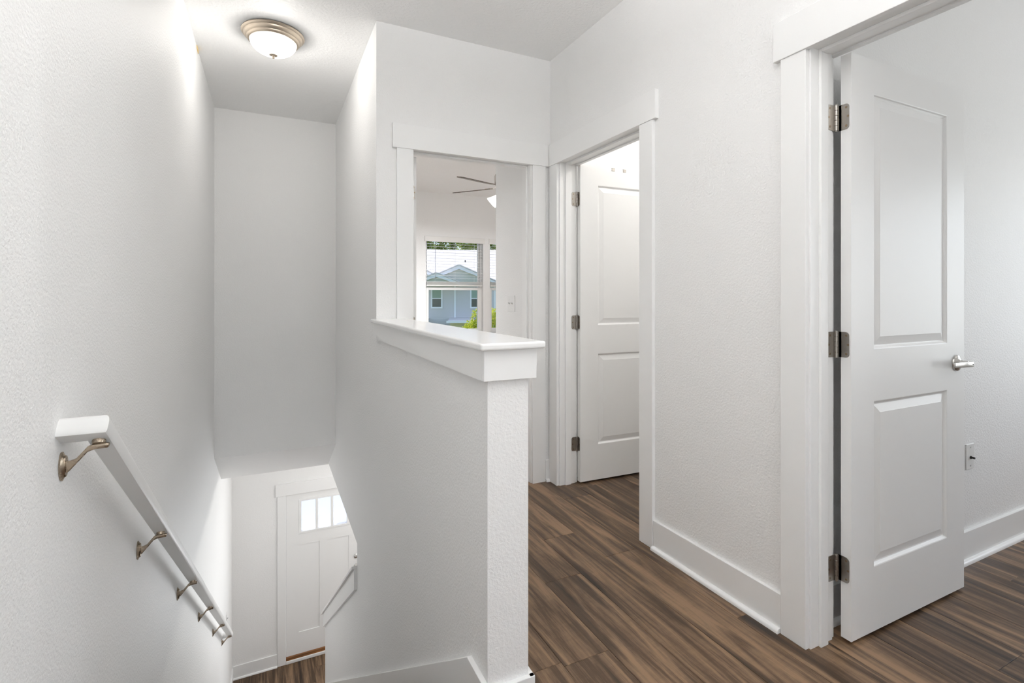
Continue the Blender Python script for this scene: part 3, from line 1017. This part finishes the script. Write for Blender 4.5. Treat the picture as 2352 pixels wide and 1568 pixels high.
# ------------------------------------------------------------------ bedroom windows and blinds
for wi, (x0, x1) in enumerate(WX):
    side = 'first' if wi == 0 else 'second'
    w_ = root('window_%d' % (wi + 1), ('white single hung bedroom window looking onto the blue house' if wi == 0 else 'white single hung bedroom window partly hidden by the wall return'),
              'window', ((x0 + x1) / 2, YW + 0.1, WZ[0]), kind='structure')
    ya, yb2 = YW + 0.075, YW + 0.15
    fw = 0.028
    for b in ((x0, x0 + fw, ya, yb2, WZ[0], WZ[1]), (x1 - fw, x1, ya, yb2, WZ[0], WZ[1]), (x0 + fw, x1 - fw, ya, yb2, WZ[0], WZ[0] + fw), (x0 + fw, x1 - fw, ya, yb2, WZ[1] - fw, WZ[1])):
        obj('window_frame', boxes(b), 'vinyl', w_, bevel=0.002)
    zm = 1.315
    # lower sash (inner)
    sw = 0.036
    bm = boxes((x0 + fw, x0 + fw + sw, ya - 0.004, ya + 0.03, WZ[0] + fw, zm + 0.02), (x1 - fw - sw, x1 - fw, ya - 0.004, ya + 0.03, WZ[0] + fw, zm + 0.02),
               (x0 + fw + sw, x1 - fw - sw, ya - 0.004, ya + 0.03, WZ[0] + fw, WZ[0] + fw + 0.05), (x0 + fw + sw, x1 - fw - sw, ya - 0.004, ya + 0.03, zm - 0.022, zm + 0.02))
    ls = obj('lower_sash', bm, 'vinyl', w_, bevel=0.002)
    obj('pane', boxes((x0 + fw + sw, x1 - fw - sw, ya + 0.011, ya + 0.015, WZ[0] + fw + 0.05, zm - 0.022)), 'glass', ls)
    bm = boxes((x0 + fw, x0 + fw + 0.022, ya + 0.034, ya + 0.064, zm - 0.015, WZ[1] - fw), (x1 - fw - 0.022, x1 - fw, ya + 0.034, ya + 0.064, zm - 0.015, WZ[1] - fw),
               (x0 + fw + 0.022, x1 - fw - 0.022, ya + 0.034, ya + 0.064, zm - 0.015, zm + 0.02), (x0 + fw + 0.022, x1 - fw - 0.022, ya + 0.034, ya + 0.064, WZ[1] - fw - 0.03, WZ[1] - fw))
    us = obj('upper_sash', bm, 'vinyl', w_, bevel=0.002)
    obj('pane', boxes((x0 + fw + 0.022, x1 - fw - 0.022, ya + 0.047, ya + 0.051, zm + 0.02, WZ[1] - fw - 0.03)), 'glass', us)
    obj('window_sill', boxes((x0 - 0.03, x1 + 0.03, YW - 0.035, YW + 0.09, WZ[0] - 0.022, WZ[0])), 'trim', w_, bevel=0.004)
    # blind
    b_ = root('window_blind', ('white slatted blind half raised in the window facing the blue house' if wi == 0 else 'white slatted blind half raised in the window beside the wall return'), 'blind', ((x0 + x1) / 2, YW + 0.03, 2.0), group='bedroom blinds')
    obj('valance', boxes((x0 - 0.018, x1 + 0.024, YW - 0.018, YW - 0.004, 2.012, 2.092)), 'blind', b_, bevel=0.003)
    obj('head_rail', boxes((x0 + 0.006, x1 - 0.006, YW + 0.006, YW + 0.058, 2.035, 2.085)), 'blind', b_)
    sm = None
    zsl = 1.985
    while zsl > 1.43:
        if sm is None:
            bm = bmesh.new()
            hw = (x1 - x0) / 2 - 0.010
            add_prism(bm, [(-0.025, -0.0014), (0.0, 0.0004), (0.025, -0.0014), (0.025, 0.0012), (0.0, 0.003), (-0.025, 0.0012)], 'x', -hw, hw)
            s = obj('slat', bm, 'blind', b_, local=True)
            sm = s.data
        else:
            s = bpy.data.objects.new('slat', sm)
            COL.objects.link(s)
            s.parent = b_
        s.location = (0, 0.002, zsl - 2.0)
        s.rotation_euler = (R(3), 0, 0)
        zsl -= 0.043
    for k in range(8):
        s = bpy.data.objects.new('slat', sm)
        COL.objects.link(s)
        s.parent = b_
        s.location = (0, 0.002 + random.uniform(-0.002, 0.002), 1.376 + k * 0.0062 - 2.0)
    obj('bottom_rail', boxes((x0 + 0.010, x1 - 0.010, YW + 0.006, YW + 0.057, 1.352, 1.372)), 'blind', b_, bevel=0.003)
    for q in (0.16, 0.5, 0.84):
        xq = x0 + (x1 - x0) * q
        for dy in (0.005, 0.058):
            bm = bmesh.new()
            add_tube(bm, [(xq, YW + dy, 2.03), (xq, YW + dy, 1.36)], 0.0011, 6)
            obj('ladder_cord', bm, 'blind', b_)
    bm = bmesh.new()
    add_tube(bm, [(x0 + 0.145, YW - 0.002, 2.02), (x0 + 0.146, YW - 0.003, 1.46)], 0.0035, 8)
    obj('tilt_wand', bm, 'cord', b_, smooth=True)

# landing and downstairs windows added for light, then the study window (outside the view)
for nm, lab, (x0, x1), y, z0, z1 in (('window_4', 'added unseen white window of the landing', (0.25, 1.55), YREAR - 0.06, 0.75, 2.12),
                                     ('window_5', 'added unseen white downstairs window beside the front door', (1.7, 3.1), YD + 0.08, ZLOW + 0.7, ZLOW + 2.3)):
    w_ = root(nm, lab, 'window', ((x0 + x1) / 2, y, z0), kind='structure')
    xm = (x0 + x1) / 2
    for b in ((x0, x0 + 0.05, z0, z1), (x1 - 0.05, x1, z0, z1), (x0 + 0.05, x1 - 0.05, z0, z0 + 0.05), (x0 + 0.05, x1 - 0.05, z1 - 0.05, z1), (xm - 0.03, xm + 0.03, z0 + 0.05, z1 - 0.05)):
        obj('window_frame', boxes((b[0], b[1], y - 0.03, y + 0.03, b[2], b[3])), 'vinyl', w_)
    obj('pane', boxes((x0 + 0.05, xm - 0.03, y - 0.003, y + 0.003, z0 + 0.05, z1 - 0.05)), 'glass', w_)
    obj('pane', boxes((xm + 0.03, x1 - 0.05, y - 0.003, y + 0.003, z0 + 0.05, z1 - 0.05)), 'glass', w_)

w_ = root('window_3', 'white window of the study', 'window', (X3 + 0.06, 0.025, 0.62), kind='structure')
for (a, b, z0, z1) in ((-0.75, -0.70, 0.62, 2.05), (0.75, 0.8, 0.62, 2.05), (-0.70, 0.75, 0.62, 0.67), (-0.70, 0.75, 2.0, 2.05), (-0.005, 0.055, 0.67, 2.0)):
    obj('window_frame', boxes((X3 + 0.03, X3 + 0.09, a, b, z0, z1)), 'vinyl', w_)
for (a, b) in ((-0.70, -0.005), (0.055, 0.75)):
    obj('pane', boxes((X3 + 0.057, X3 + 0.063, a, b, 0.67, 2.0)), 'glass', w_)

# ------------------------------------------------------------------ ceiling fan in the bedroom
FX, FY = 2.318, 4.941
fan = root('ceiling_fan', 'ceiling fan with thin dark blades and lit bell shades in the bedroom', 'ceiling fan', (FX, FY, CEIL))
bm = bmesh.new()
add_lathe(bm, [(0, 0), (0.065, 0), (0.065, -0.02), (0.05, -0.05), (0.018, -0.06), (0.0, -0.06)], 32)
obj('canopy', bm, 'bright_nickel', fan, smooth=True, local=True)
bm = bmesh.new()
add_tube(bm, [(0, 0, -0.05), (0, 0, -0.24)], 0.0125, 16)
obj('downrod', bm, 'bright_nickel', fan, smooth=True, local=True)
bm = bmesh.new()
add_lathe(bm, [(0, -0.20), (0.05, -0.205), (0.120, -0.225), (0.130, -0.245), (0.130, -0.315), (0.115, -0.345), (0.075, -0.365), (0.07, -0.395), (0.055, -0.415), (0, -0.42)], 40)
obj('motor', bm, 'bright_nickel', fan, smooth=True, local=True)
for k in range(5):
    ph = R(200.5 - 72 * k)
    rotm = Matrix.Rotation(ph, 4, 'Z') @ Matrix.Translation((0, 0, -0.362)) @ Matrix.Rotation(R(-12), 4, 'X')
    bm = bmesh.new()
    pts = [(0.19, -0.052), (0.62, -0.066), (0.65, -0.055), (0.665, -0.03), (0.665, 0.03), (0.65, 0.055), (0.62, 0.066), (0.19, 0.052), (0.18, 0.04), (0.18, -0.04)]
    add_prism(bm, pts, 'z', -0.0035, 0.0035)
    bmesh.ops.transform(bm, matrix=rotm, verts=bm.verts)
    bl = obj('blade', bm, 'blade', fan, local=True)
    bm = bmesh.new()
    add_prism(bm, [(0.085, -0.016), (0.19, -0.035), (0.25, -0.03), (0.26, 0.0), (0.25, 0.03), (0.19, 0.035), (0.085, 0.016)], 'z', 0.004, 0.009)
    bmesh.ops.transform(bm, matrix=rotm, verts=bm.verts)
    obj('blade_arm', bm, 'bright_nickel', bl, bevel=0.002, local=True)
for k in range(4):
    ph = R(154 + 90 * k)
    rot0 = Matrix.Rotation(ph, 4, 'Z')
    ax0 = Matrix.Translation((0.075, 0, -0.452)) @ Matrix.Rotation(R(-48), 4, 'Y') @ Matrix.Rotation(R(0), 4, 'X')
    bm = bmesh.new()
    add_lathe(bm, [(0.020, 0), (0.030, -0.02), (0.042, -0.06), (0.058, -0.10), (0.064, -0.118), (0.062, -0.118), (0.055, -0.099), (0.039, -0.06), (0.027, -0.02), (0.0, -0.004)], 28)
    bmesh.ops.transform(bm, matrix=rot0 @ ax0, verts=bm.verts)
    sh = obj('lamp_shade', bm, 'shade_on', fan, smooth=True, local=True)
    bm = bmesh.new()
    add_tube(bm, [(0.03, 0, -0.41), (0.05, 0, -0.425), (0.085, 0, -0.462)], 0.011, 12)
    bmesh.ops.transform(bm, matrix=rot0, verts=bm.verts)
    obj('shade_arm', bm, 'bright_nickel', fan, smooth=True, local=True)
fl_d = bpy.data.lights.new('fan_bulb', 'AREA')
fl_d.shape = 'DISK'
fl_d.size = 0.12
fl_d.energy = FAN_WATTS
fl_d.color = (0.95, 0.98, 1.0)
fl_o = bpy.data.objects.new('fan_bulb', fl_d)
COL.objects.link(fl_o)
fl_o.parent = fan
fl_o.location = (0, 0, -0.45)

# ------------------------------------------------------------------ outside
M['lawn'] = bumped('lawn', (0.10, 0.16, 0.04), 0.9, 9, 0.5, 0.05, var=0.3)
M['asphalt'] = bumped('asphalt', (0.16, 0.16, 0.165), 0.85, 40, 0.3, 0.01)
M['driveway'] = bumped('concrete', (0.78, 0.76, 0.74), 0.85, 20, 0.2, 0.01)
M['roof'] = simple('white_metal_roof', (0.80, 0.75, 0.72), 0.85)
M['siding'] = bumped('blue_siding', (0.72, 0.69, 0.67), 0.6, 30, 0.05, 0.005)
M['shake'] = bumped('pale_shake', (0.60, 0.60, 0.50), 0.7, 12, 0.4, 0.02)
M['fascia'] = simple('pale_blue_fascia', (0.93, 0.93, 0.92), 0.5)
M['htrim'] = simple('house_white_trim', (0.95, 0.95, 0.95), 0.5)
M['hglass_u'] = simple('green_tinted_glass', (0.30, 0.42, 0.33), 0.12)
M['hglass_l'] = simple('dark_screened_glass', (0.11, 0.12, 0.09), 0.35)
M['tan'] = simple('tan_porch_wall', (0.88, 0.78, 0.58), 0.7)


def leaf_mat(name, col, col2):
    m = bpy.data.materials.new(name)
    m.use_nodes = True
    n = m.node_tree
    n.nodes.clear()
    out = n.nodes.new('ShaderNodeOutputMaterial')
    mix = n.nodes.new('ShaderNodeMixShader')
    mix.inputs[0].default_value = 0.45
    di = n.nodes.new('ShaderNodeBsdfDiffuse')
    tr = n.nodes.new('ShaderNodeBsdfTranslucent')
    gi = n.nodes.new('ShaderNodeNewGeometry')
    rp = n.nodes.new('ShaderNodeMixRGB')
    rp.inputs[1].default_value = (*col, 1)
    rp.inputs[2].default_value = (*col2, 1)
    n.links.new(gi.outputs['Random Per Island'], rp.inputs[0])
    n.links.new(rp.outputs[0], di.inputs[0])
    n.links.new(rp.outputs[0], tr.inputs[0])
    n.links.new(di.outputs[0], mix.inputs[1])
    n.links.new(tr.outputs[0], mix.inputs[2])
    n.links.new(mix.outputs[0], out.inputs[0])
    return m


M['leaf_far'] = leaf_mat('far_leaves', (0.16, 0.24, 0.04), (0.50, 0.56, 0.16))
M['leaf_near'] = leaf_mat('near_leaves', (0.30, 0.42, 0.03), (0.90, 0.85, 0.10))
M['bark'] = bumped('bark', (0.12, 0.09, 0.07), 0.9, 20, 0.6, 0.02)

ZG = -3.62
tag(obj('ground', boxes((-90, 90, 7.06 + 0.02, 140, ZG - 0.4, ZG)), 'lawn'), 'green lawn outside the house', 'lawn', kind='structure')
struct('ground_rear', boxes((-90, 90, -60, -2.75, ZG - 0.4, ZG)), 'lawn', 'green lawn behind the house', 'lawn')
struct('street', boxes((-90, 90, 20, 27, ZG, ZG + 0.02)), 'asphalt', 'grey asphalt street between the two houses', 'street')

struct('driveway', boxes((-1.5, 4.5, 7.1, 20, ZG, ZG + 0.03)), 'driveway', 'pale concrete driveway in front of the door', 'driveway')

# house across the street: local x along its front, -y towards us
yawv = R(25.795) + math.atan((1060 - 1176) / 1156.26)      # bearing of the house
DEP = 46.0
fw_ = Vector((math.sin(R(25.795)), math.cos(R(25.795))))
rt_ = Vector((math.cos(R(25.795)), -math.sin(R(25.795))))
hp = fw_ * DEP + rt_ * (DEP * (1060 - 1176) / 1156.26)
K = DEP / 1156.26
hx = lambda u: (u - 1060) * K
hz = lambda v: 1.2044 + (679.55 - v) * K
house = root('house', 'blue grey two storey house with white metal roof seen through the bedroom window', 'house', (hp.x, hp.y, 0), -yawv - R(1.5))
EAVE = 2.35
X0, X1 = -9.0, 16.0


def siding(x0, x1, y, z0, z1, lap=0.17):
    bm = bmesh.new()
    z = z0
    pts = []
    while z < z1 - 1e-6:
        zz = min(z + lap, z1)
        pts += [(y - 0.022, z), (y, zz)]
        z = zz
    pts += [(y + 0.2, z1), (y + 0.2, z0)]
    add_prism(bm, pts, 'x', x0, x1)
    return bm


obj('wall', siding(X0, X1, 0, ZG, EAVE), 'siding', house, local=True)
RB = 7.0
RZ = 5.95
# roof planes with standing seams
bm = bmesh.new()
add_prism(bm, [(-0.45, EAVE - 0.12), (RB, RZ), (RB * 2 + 0.45, EAVE - 0.12), (RB * 2 + 0.45, EAVE), (RB, RZ + 0.12), (-0.45, EAVE)], 'x', X0 - 0.4, X1 + 0.4)
mr = obj('roof', bm, 'roof', house, local=True)
bm = bmesh.new()
for k in range(62):
    xk = X0 + k * 0.41
    add_prism(bm, [(-0.45, EAVE), (RB, RZ + 0.12), (RB, RZ + 0.15), (-0.45, EAVE + 0.03)], 'x', xk, xk + 0.03)
sm_ = obj('roof_seam', bm, 'roof', mr, local=True)
sm_['kind'] = 'stuff'
bm = bmesh.new()
add_tube(bm, [(hx(1066.6), 4.0, 4.0), (hx(1066.6), 4.0, 4.75)], 0.06, 10)
obj('vent_pipe', bm, 'dark', mr, local=True)


def gable(cx, pk, half, y, run, base, nm_m='shake'):
    """front gable: peak z pk, half width half, face at y; returns parts"""
    s_ = (pk - base) / half
    bm = bmesh.new()
    add_prism(bm, [(cx - half + 0.2, base), (cx + half - 0.2, base), (cx, pk - 0.12)], 'y', y, y + 0.2)
    g = obj('gable_wall', bm, nm_m, house, local=True)
    bm = bmesh.new()
    w_ = 0.34
    add_prism(bm, [(cx - half, base - 0.06), (cx, pk - 0.06), (cx + half, base - 0.06), (cx + half, base - 0.06 - w_ * 0.55), (cx, pk - 0.06 - w_), (cx - half, base - 0.06 - w_ * 0.55)], 'y', y - 0.14, y - 0.08)
    obj('gable_fascia', bm, 'fascia', g, local=True)
    bm = bmesh.new()
    add_prism(bm, [(cx - half - 0.1, base - 0.06), (cx, pk - 0.05), (cx + half + 0.1, base - 0.06), (cx + half + 0.1, base + 0.02), (cx, pk + 0.04), (cx - half - 0.1, base + 0.02)], 'y', y - 0.2, y + run)
    obj('gable_roof', bm, 'roof', g, local=True)
    return g


gable(hx(1054.6), hz(608.4), hx(1060 + 92), -0.5, 5.5, hz(648.5))
gable(hx(1007), hz(628), hx(1060 + 49), -2.0, 4.5, hz(648.5))
gable(hx(966), hz(612), hx(1060 + 60), -0.4, 5.0, hz(646))
gable(hx(1215), hz(610), hx(1060 + 80), -0.5, 5.0, hz(648))
# white trim boards and windows
for u in (1045, 1136.5, 950):
    obj('corner_board', boxes((hx(u - 2.0), hx(u + 2.0), -0.06, 0.0, hz(729), EAVE - 0.02)), 'htrim', house, local=True)
for u0, u1 in ((990.3, 1016.8), (1079.5, 1106.5), (1150, 1176)):
    xw0, xw1 = hx(u0), hx(u1)
    t_ = hx(1060 + 3.4)
    zb_, zt__ = hz(708), hz(661)
    bm = boxes((xw0, xw0 + t_, -0.09, 0, zb_, zt__), (xw1 - t_, xw1, -0.09, 0, zb_, zt__), (xw0 + t_, xw1 - t_, -0.09, 0, zb_, zb_ + t_), (xw0 + t_, xw1 - t_, -0.09, 0, zt__ - t_, zt__))
    w_ = obj('window', bm, 'htrim', house, local=True)
    zm_ = hz(685.2)
    obj('meeting_rail', boxes((xw0 + t_, xw1 - t_, -0.07, -0.03, zm_ - 0.035, zm_ + 0.035)), 'htrim', w_, local=True)
    obj('pane', boxes((xw0 + t_, xw1 - t_, -0.05, -0.035, zm_ + 0.035, zt__ - t_)), 'hglass_u', w_, local=True)
    obj('pane', boxes((xw0 + t_, xw1 - t_, -0.055, -0.04, zb_ + t_, zm_ - 0.035)), 'hglass_l', w_, local=True)
# porch roofs
PD = 2.5
hzp = lambda v: 1.2044 + (679.55 - v) * (DEP - PD) / 1156.26
for u0, u1 in ((1029, 1092), (938, 990)):
    xa_, xb_ = hx(u0), hx(u1)
    bm = bmesh.new()
    add_prism(bm, [(-PD, hzp(736)), (0.0, hz(728.5)), (0.0, hz(730.5)), (-PD, hzp(737.2))], 'x', xa_ + 0.15, xb_ - 0.15)
    pr_ = obj('porch_roof', bm, 'roof', house, local=True)
    obj('porch_fascia', boxes((xa_, xb_, -PD - 0.06, -PD + 0.04, hzp(741.5), hzp(736.6))), 'htrim', pr_, local=True)
    obj('porch_soffit', boxes((xa_ + 0.1, xb_ - 0.1, -PD + 0.04, 0.0, hzp(741.2), hzp(740))), 'htrim', pr_, local=True)
    obj('porch_wall', boxes((xa_ + 0.25, xb_ - 0.25, -1.2, -1.1, ZG, hzp(741.2))), 'tan', house, local=True)


def foliage(name, parent, blobs, n_, size, m, seedv):
    rnd = random.Random(seedv)
    V, F = [], []
    for _ in range(n_):
        c, rad = rnd.choices(blobs, weights=[b[1][0] * b[1][1] * b[1][2] for b in blobs])[0]
        while True:
            p = Vector((rnd.uniform(-1, 1), rnd.uniform(-1, 1), rnd.uniform(-1, 1)))
            if p.length <= 1:
                break
        p = p * (0.45 + 0.55 * rnd.random() ** 0.4)
        q = Vector((c[0] + p.x * rad[0], c[1] + p.y * rad[1], c[2] + p.z * rad[2]))
        a = Vector((rnd.gauss(0, 1), rnd.gauss(0, 1), rnd.gauss(0, 1))).normalized()
        b = a.orthogonal().normalized()
        s_ = size * rnd.uniform(0.6, 1.3)
        i = len(V)
        V += [q - a * s_, q + b * s_ * 0.5, q + a * s_, q - b * s_ * 0.5]
        F.append((i, i + 1, i + 2, i + 3))
    me = bpy.data.meshes.new(name)
    me.from_pydata(V, [], F)
    me.materials.append(M[m])
    o = bpy.data.objects.new(name, me)
    COL.objects.link(o)
    o.parent = parent
    o['kind'] = 'stuff'
    return o


# young street tree between the houses
def at(u, d):
    p = fw_ * d + rt_ * (d * (u - 1176) / 1156.26)
    return p


tp = at(1122, 17.0)
tree = root('tree', 'young yellow green street tree growing outside the bedroom window', 'tree', (tp.x, tp.y, ZG))
bm = bmesh.new()
add_tube(bm, [(0, 0, 0), (0.03, 0, 1.5), (-0.02, 0.02, 2.6), (0.02, 0, 3.6)], [0.07, 0.055, 0.04, 0.02], 10)
obj('trunk', bm, 'bark', tree, smooth=True, local=True)
bm = bmesh.new()
rr_ = random.Random(5)
for k in range(9):
    a_ = k * 0.7
    z_ = 1.9 + k * 0.17
    add_tube(bm, [(0, 0, z_), (0.35 * math.cos(a_), 0.35 * math.sin(a_), z_ + 0.35), (0.6 * math.cos(a_), 0.6 * math.sin(a_), z_ + 0.55)], [0.02, 0.014, 0.006], 6)
obj('branch', bm, 'bark', tree, local=True)
zc_ = lambda v: 1.2044 + (679.55 - v) * 17.0 / 1156.26 - ZG
ux = lambda u: (u - 1122) * 17.0 / 1156.26
def off(u, v):
    q = rt_ * ux(u)
    return (q.x, q.y, zc_(v))
foliage('foliage', tree, [(off(1084, 752), (0.33, 0.35, 0.28)), (off(1092, 735), (0.22, 0.25, 0.32)), (off(1090, 716), (0.13, 0.15, 0.13)), (off(1082, 762), (0.45, 0.4, 0.28)),
                          (off(1128, 735), (0.36, 0.36, 0.42)), (off(1125, 760), (0.5, 0.45, 0.4)), (off(1140, 722), (0.3, 0.3, 0.3)), (off(1107, 745), (0.3, 0.35, 0.4)), (off(1068, 756), (0.2, 0.25, 0.12))], 3000, 0.048, 'leaf_near', 11)

# wood behind the house
rt = random.Random(21)
k = 0
for u in range(905, 1290, 27):
    d_ = (70, 80)[k % 2] + rt.uniform(-0.8, 0.8)
    p = at(u, d_)
    top = 1.2044 + (679.55 - rt.uniform(528, 548)) * d_ / 1156.26
    t_ = root('tree', 'tall leafy green tree in the wood behind the blue house', 'tree', (p.x, p.y, ZG), group='trees behind the house')
    bm = bmesh.new()
    add_tube(bm, [(0, 0, 0), (0.1, 0, 4), (-0.1, 0.1, top - ZG - 2)], [0.25, 0.2, 0.06], 8)
    obj('trunk', bm, 'bark', t_, local=True)
    H_ = top - ZG
    bl_ = [((rt.uniform(-0.15, 0.15), rt.uniform(-0.15, 0.15), H_ - 0.9 - 1.2 * j), (rt.uniform(1.15, 1.45), rt.uniform(1.15, 1.45), rt.uniform(0.8, 1.1))) for j in range(6)]
    foliage('foliage', t_, bl_, 3200, 0.18, 'leaf_far', 100 + k)
    k += 1
